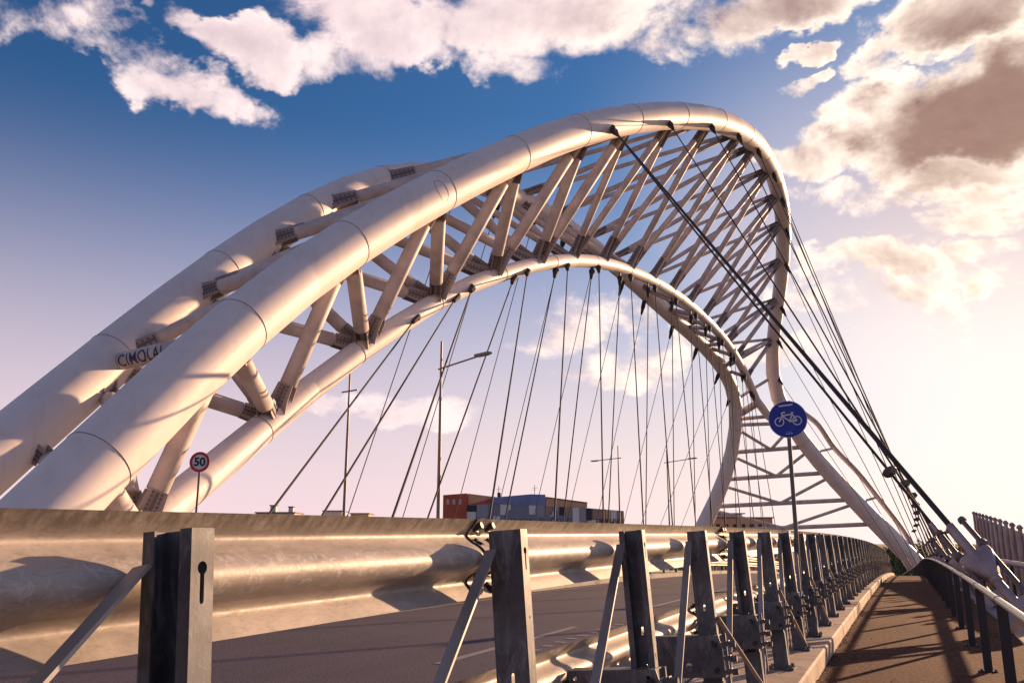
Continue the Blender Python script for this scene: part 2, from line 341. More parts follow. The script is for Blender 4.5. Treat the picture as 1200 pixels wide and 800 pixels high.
C_px = [(238, 560, 25.8, .52), (316, 495, 29.8, .50), (390, 432, 32.7, .48), (425, 408, 34.2, .46), (478, 373, 37, .44), (511, 352, 38.9, .42), (550, 333, 41.3, .42), (577, 323.5, 43.2, .41), (628, 308, 47.4, .41), (670, 303, 51.6, .41), (704, 306, 55.8, .41), (737, 316, 60.2, .41), (762, 327, 64.2, .41), (785, 340, 68.4, .41), (806, 355, 72.7, .41), (824, 371, 77, .41), (838, 385, 80.6, .41), (851, 400, 84.2, .42), (863, 418, 88, .42), (875, 440, 91.8, .42), (882, 458, 94.6, .44), (886.5, 471, 96, .46), (894, 482, 97, .48), (905, 491, 97.8, .5), (922, 503, 98.3, .5)]
def curve(px):
    Q = np.array([[*PX(x, y, Z), r] for x, y, Z, r in px]); a = Q[0] - (Q[1] - Q[0]) * (.6 * (Q[0][2] + 2.5) / max(.1, (Q[1] - Q[0])[2]) / 1.0)
    k = (Q[0][2] + 1.2) / (Q[1] - Q[0])[2]; a = Q[0] - (Q[1] - Q[0]) * k; a[3] = Q[0][3]
    Q = np.vstack([a, smooth(Q, 1)]); return catmull(Q, 10)
CA, CB, CC = curve(A_px), curve(B_px), curve(C_px)
def at_x(Cv, x, y=None, lo=0, hi=None):                # point on a chord nearest to an image point
    best = None
    for q in Cv[lo:hi]:
        X, Y, _ = proj(q[:3]); dd = (X - x) ** 2 + ((Y - y) ** 2 if y is not None else 0)
        if best is None or dd < best[0]: best = (dd, q)
    return best[1]
def at_Z(Cv, Z):
    D = [abs(proj(q[:3])[2] - Z) for q in Cv]; return Cv[int(np.argmin(D))]
def arclen(Cv): return np.concatenate([[0], np.cumsum(np.linalg.norm(np.diff(Cv[:, :3], axis=0), axis=1))])
arch = tag(empty('arch_bridge', (-20, 8, 0)), 'white twisted tubular steel truss arch with stay cables rising over the road', 'bridge')
arch.matrix_world = Matrix.Translation((-20, 8, 0)); bpy.context.view_layer.update()
def ab(o):                                             # keep world coordinates under the arch empty
    o.matrix_parent_inverse = Matrix.Translation((20, -8, 0)); return o
def chord(name, Cv, step, label):
    L = arclen(Cv); n = max(4, int(L[-1] / step)); S = np.linspace(0, L[-1], n + 1)
    pts = np.array([[np.interp(s, L, Cv[:, k]) for k in range(4)] for s in S])
    b = MB(); b.tube(pts[:, :3], list(pts[:, 3]), 40, True, flat=True); o = ab(b.build(name, M['paint'], arch, fix=False)); o['label'] = label
    for i in range(2, n - 1, 2):
        t = Vector(pts[i + 1][:3] - pts[i - 1][:3]).normalized(); w = .016
        b = MB(); p = Vector(pts[i][:3]); r = pts[i][3] + .004
        b.lathe([(r, -w), (r + .012, -w * .4), (r + .012, w * .4), (r, w)], 40, p, t)
        link('weld_ring', b.mesh('weld_ring'), o, M['seam'])
    return o
oA = chord('upper_chord', CA, 3.1, 'thick white tube sweeping over the crown to the path-side leg')
oB = chord('upper_chord', CB, 3.1, 'thick white tube passing behind to the far leg')
oC = chord('lower_chord', CC, 3.0, 'slimmer white tube carrying the hangers')
# inspection hatch rim on the front tube
i0 = int(np.argmin([(proj(q[:3])[0] - 500) ** 2 + (proj(q[:3])[1] - 230) ** 2 for q in CA])); q = CA[i0]; p = Vector(q[:3]); t = Vector(CA[i0 + 1][:3] - CA[i0 - 1][:3]).normalized()
ov = Vector((0, 0, EYE)) - p; ov = (ov - t * ov.dot(t)).normalized(); wv_ = t.cross(ov); rh = q[3] + .004
hp = [p + t * (.30 * math.cos(a)) + (ov * math.cos(.05 + .55 * math.sin(a)) + wv_ * math.sin(.05 + .55 * math.sin(a))) * rh for a in np.linspace(0, 2 * math.pi, 33)]
b = MB(); b.tube(hp, .012, 6, False); link('hatch_rim', b.mesh('hatch_rim'), oA, M['seam'])
# struts -------------------------------------------------
def fork_mesh(D, L):                                   # forked end: two flared cheek plates, bolted web between
    b = MB(); r = D / 2
    for sgn in (-1, 1):
        x = sgn * r * .78; th = .035
        v = [(x - th / 2, -r * .9, 0), (x - th / 2, r * .9, 0), (x - th / 2, r * 1.05, -L * .55), (x - th / 2, r * 1.4, -L), (x - th / 2, -r * 1.4, -L), (x - th / 2, -r * 1.05, -L * .55)]
        v2 = [(p[0] + th, p[1], p[2]) for p in v]; n = 6
        b.add(v + v2, [tuple(range(n)), tuple(range(2 * n - 1, n - 1, -1))] + [(i, i + n, (i + 1) % n + n, (i + 1) % n) for i in range(n)])
    b.box((-r * .74, -.03, -L), (r * .74, .03, 0.02))
    for sy in (-1, 1):
        for i in range(6):
            for sx in (-.36, .36):
                z = -L * (.1 + i * .15); b.box((sx * r - .03, sy * .045 - .015, z - .03), (sx * r + .03, sy * .045 + .015, z + .03), mi=1)
    for sgn in (-1, 1):
        for i in range(7):
            for sy in (-.42, .42):
                z = -L * (.08 + i * .13); x = sgn * (r * .78 + .03); b.box((x - .02, sy * r - .032, z - .032), (x + .02, sy * r + .032, z + .032), mi=1)
        b.box((sgn * (r * .78 + .012) - .012, -.05, -L * .78), (sgn * (r * .78 + .012) + .012, .05, -L * .05), mi=1)
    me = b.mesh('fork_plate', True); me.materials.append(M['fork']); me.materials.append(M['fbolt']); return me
FORK = {}
def strut(p, q, rp, rq, D, name='strut', forks=True, n=14):
    p, q = Vector(p[:3]), Vector(q[:3]); t = (q - p).normalized(); a = p + t * rp * .55; b_ = q - t * rq * .55; L = (b_ - a).length; fl = min(1.7, L * .17) if forks else 0
    b = MB()
    if forks: b.lathe([(.001, fl), (D * .46, fl), (D * .5, fl + .03), (D * .5, L - fl - .03), (D * .46, L - fl), (.001, L - fl)], n, a, t)
    else: b.tube([a, b_], D / 2, n, False)
    o = ab(b.build(name, M['strut'], arch, fix=False))
    if forks:
        key = (round(D, 2), round(fl, 1))
        if key not in FORK: FORK[key] = fork_mesh(*key)
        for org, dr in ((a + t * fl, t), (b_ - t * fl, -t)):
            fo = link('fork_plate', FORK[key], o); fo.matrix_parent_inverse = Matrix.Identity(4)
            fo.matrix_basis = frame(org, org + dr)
    return o
Cn = [at_x(CC, x, y) for x, y in [(165, 618), (318, 493), (425, 408), (511, 352), (577, 323), (628, 308), (670, 303), (704, 306), (737, 316), (762, 327), (785, 340), (806, 355), (824, 371), (838, 385), (851, 400), (863, 418), (875, 440)]]
An = [at_x(CA, x, y) for x, y in [(95, 553), (262, 396), (405, 285), (515, 222), (610, 178), (688, 150), (738, 138), (790, 132), (835, 137), (869, 151), (888, 168), (904, 194), (914, 224), (918, 258), (918, 300), (912, 350), (905, 396)]]
Bn = [at_x(CB, x, y) for x, y in [(20, 512), (120, 428), (215, 350), (300, 286), (370, 242), (440, 209), (505, 201), (560, 211), (605, 230), (645, 252), (682, 279), (715, 304), (745, 332), (775, 360), (802, 384), (826, 405), (850, 432)]]
N = len(Cn)
for i in range(N):
    if True:
        strut(Cn[i], An[i], Cn[i][3], An[i][3], .60 if i < 6 else .44)
        strut(Cn[i], Bn[i], Cn[i][3], Bn[i][3], .54 if i < 6 else .40)
    if i < N - 1:
        strut(Cn[i], An[i + 1], Cn[i][3], An[i + 1][3], .60 if i < 6 else .44)
        strut(Cn[i], Bn[i + 1], Cn[i][3], Bn[i + 1][3], .54 if i < 6 else .40)
        if i >= 1: lat = strut(Bn[i], An[i + 1], Bn[i][3], An[i + 1][3], .46 if i < 6 else .30)
    if i >= 1: st = strut(Bn[i], An[i], Bn[i][3], An[i][3], .56 if i < 6 else .36, forks=i != 1)
    if i == 1: logo_pq = (Vector(Bn[i][:3]), Vector(An[i][:3]), Bn[i][3], st)
# maker's name lettered round a strut between the two upper tubes
p, q, rp, so_ = logo_pq; t = (q - p).normalized(); tx = bpy.data.curves.new('txt', 'FONT'); tx.body = 'CIMOLAI'; tx.size = .58; tx.space_character = 1.08; tx.offset = .007
to = bpy.data.objects.new('txt', tx); COL.objects.link(to); bpy.context.view_layer.update()
tm = bpy.data.meshes.new_from_object(to.evaluated_get(bpy.context.evaluated_depsgraph_get())); bpy.data.objects.remove(to)
bm = bmesh.new(); bm.from_mesh(tm); bmesh.ops.subdivide_edges(bm, edges=[e for e in bm.edges if e.calc_length() > .06], cuts=3); bmesh.ops.triangulate(bm, faces=bm.faces[:])
view = (Vector((0, 0, EYE)) - p).normalized(); out = (view - t * view.dot(t)).normalized(); upv = out.cross(t); upv = upv if upv.z > 0 else -upv
rs = .28 + .006
us = np.linspace(.3, 8, 400); pxs = [proj(p + t * u)[0] for u in us]; u0 = float(us[int(np.argmin([abs(x - 140) for x in pxs]))]); u1 = float(us[int(np.argmin([abs(x - 187) for x in pxs]))])
wt = max(v.co.x for v in bm.verts); lx = u0 + (u1 - u0) * .13; kx = (u1 - lx) / (wt * .80)
def onstrut(u, v): a = (v - .18) / rs; return p + t * u + (out * math.cos(a) + upv * math.sin(a)) * rs
for v in bm.verts: v.co = onstrut(lx + v.co.x * kx, v.co.y)
dl = (u1 - u0) * .11; tri = [onstrut(u0 + a_ * dl, b_) for a_, b_ in ((.0, .19), (1., .40), (.55, .19), (1., -.02))]
vv = [bm.verts.new(c) for c in tri]; bm.faces.new((vv[0], vv[1], vv[2])); bm.faces.new((vv[0], vv[2], vv[3])); bm.to_mesh(tm); bm.free()
tm.materials.clear(); tm.materials.append(M['letter']); tm.name = 'lettering'
link('lettering', tm, so_)['label'] = 'dark blue maker name CIMOLAI on the strut'
# fan node at the end of the lower chord: short tubes into both legs
ce = at_x(CC, 887, 472); waL = at_x(CB, 864, 487)
strut(ce, waL, .2, .4, .80, 'node_tube', False, 20)
strut(at_x(CB, 864, 470, 150), at_x(CA, 905, 440, 150), .5, .5, .34, 'portal_strut', False)
# far portal: cross beams and V braces between the legs
def legA(y): 
    return min((q for q in CA[len(CA) // 2:]), key=lambda q: abs(proj(q[:3])[1] - y))
def legB(y): return min((q for q in CB[len(CB) // 2:]), key=lambda q: abs(proj(q[:3])[1] - y))
for yl, yr, D in [(492, 487, .42), (499, 494, .42), (531, 524, .48), (563, 555, .48), (595, 585, .50), (622, 614, .50)]: strut(legB(yl), legA(yr), .4, .5, D, 'portal_beam', False)
def lerp(a, b, f): return [a[k] + (b[k] - a[k]) * f for k in range(4)]
for (yl, yr, ml, mr, f) in [(500, 500, 531, 524, .52), (534, 528, 563, 555, .50), (567, 559, 595, 585, .48), (598, 588, 622, 614, .47)]:
    mid = lerp(legB(ml), legA(mr), f); strut(legB(yl), mid, .4, .0, .36, 'portal_brace', False); strut(mid, legA(yr), 0, .4, .36, 'portal_brace', False)
# slim outer tube along the path-side leg
ot = []
for yy, off in [(488, (18, -6)), (505, (26, -8)), (530, (26, -6)), (560, (27, -8)), (590, (24, -7)), (625, (18, -5)), (650, (10, -3))]:
    q = legA(yy); x, y, Z = proj(q[:3]); ot.append(PX(x + off[0], y + off[1], Z + .6))
b = MB(); b.tube(catmull(ot, 5), .30, 14); ab(b.build('outer_tube', M['strut'], arch, fix=False))
for i in (2, 4):
    q = legA([488, 505, 530, 560, 590][i]); strut(list(q[:3]) + [0], list(ot[i]) + [0], .5, .1, .28, 'outer_link', False)
# concrete feet under the three tubes
for Cv in (CA, CB, CC):
    q = Cv[0]; p = Vector(q[:3]); b = MB(); s_ = q[3] + .9
    b.add([(p.x - s_ * k, p.y - s_ * k * 1.3, z) for k, z in ()], [])
    lo = (p.x - s_, p.y - s_ * 1.4, -1.5); hi = (p.x + s_, p.y + s_ * 1.1, .35); b.box(lo, hi); ab(b.build('footing', M['deck'], arch))
for q in (CA[-1], CB[-1]):
    p = Vector(q[:3]); b = MB(); b.box((p.x - 1.6, p.y - 1.8, -9.2), (p.x + 1.6, p.y + 1.8, p.z + .6)); ab(b.build('footing', M['deck'], arch))

# ------------------------------------------------------------------ cables
def anchor_on_line(top, img, X):                        # deck point on the line x=X whose cable runs through the image point img
    tx, ty, _ = proj(top); best = None
    for y in np.arange(4, 118, .1):
        w = (X + xs(y), y, zd(y) + .05); x_, y_, Z = proj(w)
        if Z < 1: continue
        # signed distance of img from image line top->w
        dx, dy = x_ - tx, y_ - ty; e = abs(dx * (img[1] - ty) - dy * (img[0] - tx)) / math.hypot(dx, dy)
        if best is None or e < best[0]: best = (e, w)
    return best[1]
SOCK = MB(); SOCK.lathe([(.001, .02), (.07, .02), (.10, -.10), (.16, -.55), (.19, -.62), (.19, -.75), (.001, -.75)], 12); SOCK.box((-.035, -.20, -.70), (.035, .20, -1.5)); SOCK = SOCK.mesh('cable_socket', True); SOCK.materials.append(M['cable'])
def cable(top, bot, r, m='cable', sock=True, sag=.0, chord_r=.4):
    top, bot = Vector(top[:3]), Vector(bot); d_ = (bot - top).normalized(); b = MB(); b.tube([top, bot], r, 8, False)
    o = ab(b.build('stay_cable', M[m], arch, fix=False))
    if sock:
        s_ = link('cable_socket', SOCK, o); s_.matrix_basis = frame(top + d_ * (chord_r + 1.25), bot)
    return o
R_pairs = [((545, 350), (375, 608)), ((562, 345), (457, 612)), ((608, 324), (500, 612)), ((620.5, 321), (572, 612)), ((655, 315), (591, 612)), ((665, 315), (650, 612)), ((693, 314), (660, 612)), ((702, 314), (707, 612)), ((725, 322), (713, 612)), ((735, 325), (754, 612)),
           ((757, 335), (757, 612)), ((763, 338), (788, 612)), ((781, 350), (790, 612)), ((787, 354), (815, 612)), ((803, 365), (815, 612)), ((809, 369), (835, 612)), ((821, 380), (833, 612)), ((826, 384), (850, 612)), ((836, 395), (849, 612)), ((841, 399), (868, 612)), ((850, 412), (863, 612)), ((855, 416), (884, 612)), ((864, 432), (880, 612)), ((869, 438), (895, 612)), ((876, 452), (895, 612)), ((880, 458), (908, 612))]
for k, (tp, im) in enumerate(R_pairs):
    q = at_x(CC, *tp); left = k % 2 == 0
    cable(q, anchor_on_line(q[:3], im, -14.7 if left else -9.8), .034, chord_r=q[3])
for tp, im in [((435, 415), (318, 598)), ((470, 378), (352, 540))][:1]:
    q = at_x(CC, 493, 362); cable(q, anchor_on_line(q[:3], im, -14.7), .034)
for tp, im in [((590, 222), (470, 612)), ((629, 241), (531, 612)), ((665, 265), (580, 612)), ((700, 291), (624, 612)), ((730, 318), (664, 612)), ((757, 346), (699, 612)), ((788, 373), (731, 612)), ((820, 400), (752, 612)), ((847, 428), (775, 612)), ((860, 456), (800, 612)), ((540, 206), (408, 600))]:
    q = at_x(CB, *tp); cable(q, anchor_on_line(q[:3], im, -25.6), .026, 'pale_cable', chord_r=q[3])
# outer stays down to the path-side edge of the deck
RA = 1.55
tops = [(712, 143), (712, 143), (779, 132), (829, 136), (862, 147), (885, 165), (904, 194), (914, 226), (918, 262), (918, 300), (912, 352), (906, 392), (905, 432)]
Zs = [13.6, 20, 26, 32, 38, 44, 50, 56.5, 63, 70, 77, 84, 91]
rads = [.052, .040, .036, .036, .036, .036, .034, .034, .034, .034, .034, .03, .03]
stays = []
for tp, Zb, r in zip(tops, Zs, rads):
    q = at_x(CA, *tp); yb = Zb / .885; bx = RA + xs(yb)
    # under side of the tube, towards the deck edge
    top = Vector(q[:3]); bot = Vector((bx, yb, zd(yb) + .25)); dd = (bot - top).normalized()
    o = cable(top, bot, r, sock=True, chord_r=q[3]); stays.append((o, top, bot, r))
def on_cable(top, bot, z_above):                        # point of the stay at a height above its foot
    f = (z_above) / (top.z - bot.z); return bot + (top - bot) * f
for i, (o, top, bot, r) in enumerate(stays):            # collar discs and lower sleeves
    if 1 <= i <= 8:
        p = on_cable(top, bot, 3.0 if i > 1 else 2.9); d_ = (top - bot).normalized(); b = MB()
        b.lathe([(r, -.09), (.09, -.09), (.10, -.02), (.19, -.01), (.20, .03), (.17, .055), (.08, .07), (r, .13)], 18, p, d_); link('collar', b.mesh('collar', True), o, M['rod'])
    d_ = (top - bot).normalized(); b = MB(); b.tube([bot, bot + d_ * 2.2], r * 1.5, 12); link('sleeve', b.mesh('sleeve'), o, M['cast' if i < 2 else 'rod'])
    # crosshead casting with two tie rods either side of the stay
    if i < 7:
        sc = .74
        h = on_cable(top, bot, .78 if i == 0 else .62); m_ = frame(h, top, up=(0, 1, 0)); b = MB()
        ring = []
        for z, w, th in [(-.42, .11, .10), (-.36, .14, .12), (-.10, .30, .13), (.06, .36, .14), (.14, .36, .13), (.17, .33, .10)]:
            w *= sc; ring.append([(w, -th * .6, z), (w, th * .6, z), (w * .8, th, z), (-w * .8, th, z), (-w, th * .6, z), (-w, -th * .6, z), (-w * .8, -th, z), (w * .8, -th, z)])
        v = [x for rg in ring for x in rg]; n = 8
        b.add(v, [(a * n + k, a * n + (k + 1) % n, (a + 1) * n + (k + 1) % n, (a + 1) * n + k) for a in range(len(ring) - 1) for k in range(n)] + [tuple(range(n)), tuple(range(len(v) - n, len(v)))], True)
        b.lathe([(.001, -.50), (.09, -.50), (.10, -.46), (.10, -.40)], 14)
        c_ = link('anchor_crosshead', b.mesh('anchor_crosshead', True), o, M['cast']); c_.matrix_basis = m_; 
        for sx in (-1, 1):
            b = MB(); b.tube([(sx * .29 * sc, 0, -1.15), (sx * .29 * sc, 0, .95)], .045, 12); b.lathe([(.001, .0), (.085, 0), (.085, .1), (.001, .1)], 6, (sx * .29 * sc, 0, .24)); b.lathe([(.001, .0), (.07, 0), (.07, .07), (.001, .07)], 6, (sx * .29 * sc, 0, .88))
            r_ = link('tie_rod', b.mesh('tie_rod', True), o, M['rod']); r_.matrix_basis = m_
        b = MB(); b.box((-.36, -.12, -1.3), (.36, .12, -1.0)); b.box((-.30, .12, -1.26), (.30, .16, -1.04)); a_ = link('anchor_base', b.mesh('anchor_base', True), o, M['cast']); a_.matrix_basis = m_

# ------------------------------------------------------------------ guardrail beside the path
PS, Y0 = 1.56, 1.30
NP = 58
guard = tag(empty('guardrail', (-1.3, 0, 0)), 'galvanised double beam steel guardrail with leaning posts beside the cycle path', 'guardrail')
bpy.context.view_layer.update()
def gb(o): o.matrix_parent_inverse = Matrix.Translation((1.3, 0, 0)); return o
def circ(cx, cy, r, n=12, a0=0, a1=2 * math.pi): return [(cx + r * math.cos(a0 + (a1 - a0) * k / n), cy + r * math.sin(a0 + (a1 - a0) * k / n)) for k in range(n)]
def keyhole(cx, cy, r, w, l):                           # round hole with a slot below
    a = math.asin(w / r); pts = [(cx + r * math.cos(t_), cy + r * math.sin(t_)) for t_ in np.linspace(-math.pi / 2 + a, 3 * math.pi / 2 - a, 14)]
    return pts + [(cx - w, cy - l), (cx - w * .5, cy - l - w * .8), (cx + w * .5, cy - l - w * .8), (cx + w, cy - l)]
def slot(cx, cy, w, l): return [(cx + w * math.cos(a), cy + l / 2 + w * math.sin(a)) for a in np.linspace(0, math.pi, 6)] + [(cx + w * math.cos(a), cy - l / 2 + w * math.sin(a)) for a in np.linspace(math.pi, 2 * math.pi, 6)]
H = 1.30; DX, DY, TH = .125, .060, .005
def post_mesh(opened):
    b = MB(); sg = -1 if opened else 1                  # web on the far side (open towards the camera) or near side
    # path-side flange (normal +X) with keyhole, bolt hole
    hole = [keyhole(0, H - .075, .0125, .0055, .062), circ(0.004, H - .30, .0045, 8), slot(0, H - .62, .006, .02)]
    rect = [(-DY / 2, 0), (DY / 2, 0), (DY / 2, H), (-DY / 2, H)]
    b.plate(rect, hole, TH, lambda u, v, w: (DX / 2 - w, u, v)); b.plate(rect, [], TH, lambda u, v, w: (-DX / 2 + w, u, v))
    wy = -DY / 2 if sg > 0 else DY / 2
    wrect = [(-DX / 2 + TH + .0005, 0), (DX / 2 - TH - .0005, 0), (DX / 2 - TH - .0005, H), (-DX / 2 + TH + .0005, H)]
    b.plate(wrect, [slot(.0, H - .50, .006, .03), circ(.012, H - .66, .007, 8)], TH, lambda u, v, w: (u, wy + (w + .0003 if sg > 0 else -w - .0003), v))
    ly = -wy                                             # lips
    for s_ in (-1, 1):
        x1 = s_ * (DX / 2 - TH - .0005); x0 = s_ * (DX / 2 - .030); a0, a1 = sorted((ly, ly - TH * (1 if ly > 0 else -1)))
        b.box((min(x0, x1), a0, 0), (max(x0, x1), a1, H))
    # lower sleeve, base plate and nuts
    b.box((-DX / 2 - .006, -DY / 2 - .006, .0), (DX / 2 + .006, DY / 2 + .006, .34)); b.box((-.13, -.10, 0), (.12, .10, .014))
    for x in (-.10, .09):
        for y in (-.075, .075): b.lathe([(.001, .045), (.016, .045), (.018, .014)], 6, (x, y, 0), smooth=False)
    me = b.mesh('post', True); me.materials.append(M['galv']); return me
PM = [post_mesh(True), post_mesh(False)]
LEAN = math.radians(4.0)
def post_pt(n, h, dx=0, dy=0):                           # point on post n at height h
    y = Y0 + PS * n; return Vector((-1.213 - math.sin(LEAN) * h + dx + xs(y), y + dy, zd(y) + .168 + math.cos(LEAN) * h))
brk = MB(); bx0, bx1 = -.40, .10                         # bracket holding the lower beam off the post, folded plate with lugs
brk.plate([(bx0, -.13), (bx1, -.13), (bx1, .055), (bx1 - .02, .13), (bx0 + .02, .13), (bx0, .055)], [slot(-.13, -.065, .022, .012), circ(bx1 - .06, .09, .011, 8), circ(bx0 + .06, .09, .011, 8)], .006, lambda u, v, w: (u, -.062 + w, v))
brk.box((bx0, -.0555, -.13), (bx1, .05, -.123)); brk.box((bx0 + .02, -.0555, .123), (bx1 - .02, .05, .13)); brk.box((bx0 + .01, -.068, .028), (bx1 - .01, -.0625, .040))
for x in (bx1 - .02, bx0 + .04):
    for z in (.075, -.085): brk.lathe([(.001, .03), (.016, .03), (.016, .0)], 6, (x - .03, -.060, z), (0, -1, 0), False, 1)
for z in (.07, -.02, -.10):
    brk.bar((bx1 + .0005, -.03, z), (bx1 + .045, -.03, z + .01), .04, .03); brk.lathe([(.001, .05), (.02, .05), (.022, .01)], 6, (bx1 + .03, -.03, z), (1, 0, 0), False)
brk.bar((bx1 + .02, -.04, .14), (bx1 + .02, -.04, -.30), .02, .012, (1, 0, 0))
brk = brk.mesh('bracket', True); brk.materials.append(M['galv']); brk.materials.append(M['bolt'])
posts = {}
for n in range(-3, NP):
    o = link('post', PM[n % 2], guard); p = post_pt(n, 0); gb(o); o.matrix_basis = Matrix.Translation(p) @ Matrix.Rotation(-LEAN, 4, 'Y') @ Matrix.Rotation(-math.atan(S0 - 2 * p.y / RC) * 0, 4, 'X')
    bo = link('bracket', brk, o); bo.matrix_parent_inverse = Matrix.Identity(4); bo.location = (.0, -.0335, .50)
    # flat bar from the head of the next post to the foot of this one; every second bay a tie the other way
    a = post_pt(n + 1, H - .07, -.055, -.036); c = post_pt(n, .06, .045, .06); b = MB(); b.bar(a, c, .008, .045, (1, 0, .2)); gb(b.build('brace', M['brace'], guard))
    if n % 2 and n > 0:
        a = post_pt(n, .74, .072, .0); c = post_pt(n + 1, .05, .078, -.03); b = MB(); b.bar(a, c, .008, .032, (1, 0, 0)); gb(b.build('brace', M['brace'], guard))
# W-beam: profile seen from behind; points run downwards, x towards the posts
def wprof(N=3):
    key = [(.043, .150), (.040, .146), (.016, .114), (.004, .100), (0, .090), (.005, .078), (.026, .060), (.054, .044), (.073, .026), (.081, .009), (.081, -.009), (.073, -.026), (.054, -.044), (.026, -.060), (.005, -.078), (0, -.090), (.004, -.100), (.016, -.114), (.040, -.146), (.043, -.150)]
    P = catmull([(x, z, 0) for x, z in key], N); return [(q[0], q[1] * .93) for q in P]
WP = wprof()
def beam_mesh(L, tf=.004):
    b = MB(); n = len(WP); front = [(x - tf, z) for x, z in WP]
    yy = [0, L]; b.sweep(WP, [(0, y, 0) for y in yy], smooth=True); b.sweep(front[::-1], [(0, y, 0) for y in yy], smooth=True)
    ring = WP + front[::-1]
    for y in yy: b.add([(x, y, z) for x, z in ring], [(i, i + 1, 2 * n - 2 - i, 2 * n - 1 - i) for i in range(n - 1)])
    for z, y0 in ((.1395, 0), (-.1395, 0)):
        i = 0 if z > 0 else n - 1; b.add([(WP[i][0], 0, z), (WP[i][0] - tf, 0, z), (WP[i][0] - tf, L, z), (WP[i][0], L, z)], [(0, 1, 2, 3)])
    return b
BL = 3 * PS; OV = .20
bm_ = beam_mesh(BL + OV)
# dark joint edge at the lap, splice bolts
BEAM = bm_.mesh('beam', True); BEAM.materials.append(M['beam'])
BOLT = MB().lathe([(.001, .030), (.013, .030), (.014, .006), (.020, .005), (.020, -.006)], 6, smooth=False).mesh('splice_bolt', True); BOLT.materials.append(M['bolt'])
EDGE = MB(); EDGE.tube([(x + .006, -.0015, z) for x, z in WP], .0042, 6); EDGE = EDGE.mesh('lap_edge', True); EDGE.materials.append(M['bolt'])
def beams(X, zt, par, y_start, count, fwd=1, name='beam', px=gb, mir=False):
    for k in range(count):
        y = y_start + k * BL; y2 = y + BL; p0 = Vector((X + xs(y), y, zd(y) + zt)); p1 = Vector((X + xs(y2), y2, zd(y2) + zt)); t = (p1 - p0).normalized()
        o = link(name, BEAM, par); px(o); xv = Vector((1, 0, 0)); xv = (xv - t * xv.dot(t)).normalized(); zv = xv.cross(t)
        o.matrix_basis = Matrix((xv, t, zv)).transposed().to_4x4(); o.location = p0 + xv * (.0045 * (k % 2)) - t * (OV / 2)
        if mir: o.matrix_basis = Matrix.Translation(p0) @ Matrix.Rotation(math.pi, 4, 'Z') @ Matrix.Translation((0, -BL, 0))
        if mir or y > 45 or par is not guard: continue
        s_ = link('lap_edge', EDGE, o); s_.location = (.001, 0, 0)
        for yb in (.045, .145) if y < 25 else ():
            for x, z in ((.018, .108), (.020, .052), (.020, -.052), (.018, -.108)):
                s_ = link('splice_bolt', BOLT, o); s_.matrix_basis = frame((x, yb, z), (x + 1, yb, z + (.35 if z in (.108, -.052) else -.35)))
beams(-1.470, 1.366, guard, Y0 + PS + .09 - 2 * BL, 21)
beams(-1.74, .735, guard, Y0 + PS + .09 - 2 * BL, 21, name='lower_beam')

# ------------------------------------------------------------------ other barriers on the deck
def plain_barrier(X, label, zs, h=.95, step=2.25, y0=2, y1=100, mir=False):
    root = tag(empty('guardrail', (X, y0, zd(y0))), label, 'guardrail'); inv = Matrix.Translation((-X, -y0, -zd(y0)))
    def pxx(o): o.matrix_parent_inverse = inv
    b = MB(); b.box((-.05, -.03, 0), (.05, .03, h)); b.box((-.10, -.09, 0), (.10, .09, .014)); pm = b.mesh('post', True); pm.materials.append(M['galv'])
    y = y0
    while y < y1:
        o = link('post', pm, root); pxx(o); o.location = (X + xs(y), y, zd(y) + .18); y += step
    for z in zs: beams(X + (.11 if not mir else -.11), z, root, y0 - .3, int((y1 - y0) / BL), px=pxx, mir=False)
    return root
plain_barrier(-9.8, 'low galvanised median guardrail of stacked beams across the road', (.95, .60), .92)
plain_barrier(-15.0, 'distant galvanised guardrail along the verge beyond the far carriageway', (.95,), .92, y0=14)

# ------------------------------------------------------------------ railing on the outer edge of the path
rail = tag(empty('railing', (.66, 0, 0)), 'dark steel railing with round handrail along the outer path edge', 'railing')
bpy.context.view_layer.update()
def rb(o): o.matrix_parent_inverse = Matrix.Translation((-.66, 0, 0)); return o
RX, RH = .68, .88
b = MB(); b.box((-.042, -.014, 0.012), (.042, .014, RH - .02)); b.box((-.085, -.06, 0), (.085, .06, .012))
for x in (-.068, .068): b.lathe([(.001, .03), (.012, .03), (.013, .012)], 6, (x, -.035, 0), smooth=False)
RP = b.mesh('rail_post', True); RP.materials.append(M['dark'])
b = MB(); b.box((-.005, -.02, .02), (.005, .02, RH - .03)); 
ring = MB(); ring.lathe([(.030, -.018), (.034, -.014), (.034, .014), (.030, .018)], 12, (0, 0, 0), (0, 1, 0)); RING = ring.mesh('rail_ring', True); RING.materials.append(M['dark'])
RS = 2.5
for k in range(-3, 40):
    y = 1.02 + k * RS; o = link('rail_post', RP, rail); rb(o); o.location = (RX + xs(y), y, zd(y)); o.rotation_euler = (0, 0, 0)
for k in range(-2, 21):
    y = 1.02 + k * RS * 2 + .3; y2 = y + RS * 2 - .012; b = MB(); pts = [(RX + xs(v), v, zd(v) + RH) for v in np.linspace(y, y2, 4)]; b.tube(pts, .030, 14); o = rb(b.build('handrail', M['rail'], rail, fix=False))
    for v in (y, y + RS):
        r_ = link('rail_ring', RING, o); r_.location = (RX + xs(v), v, zd(v) + RH)
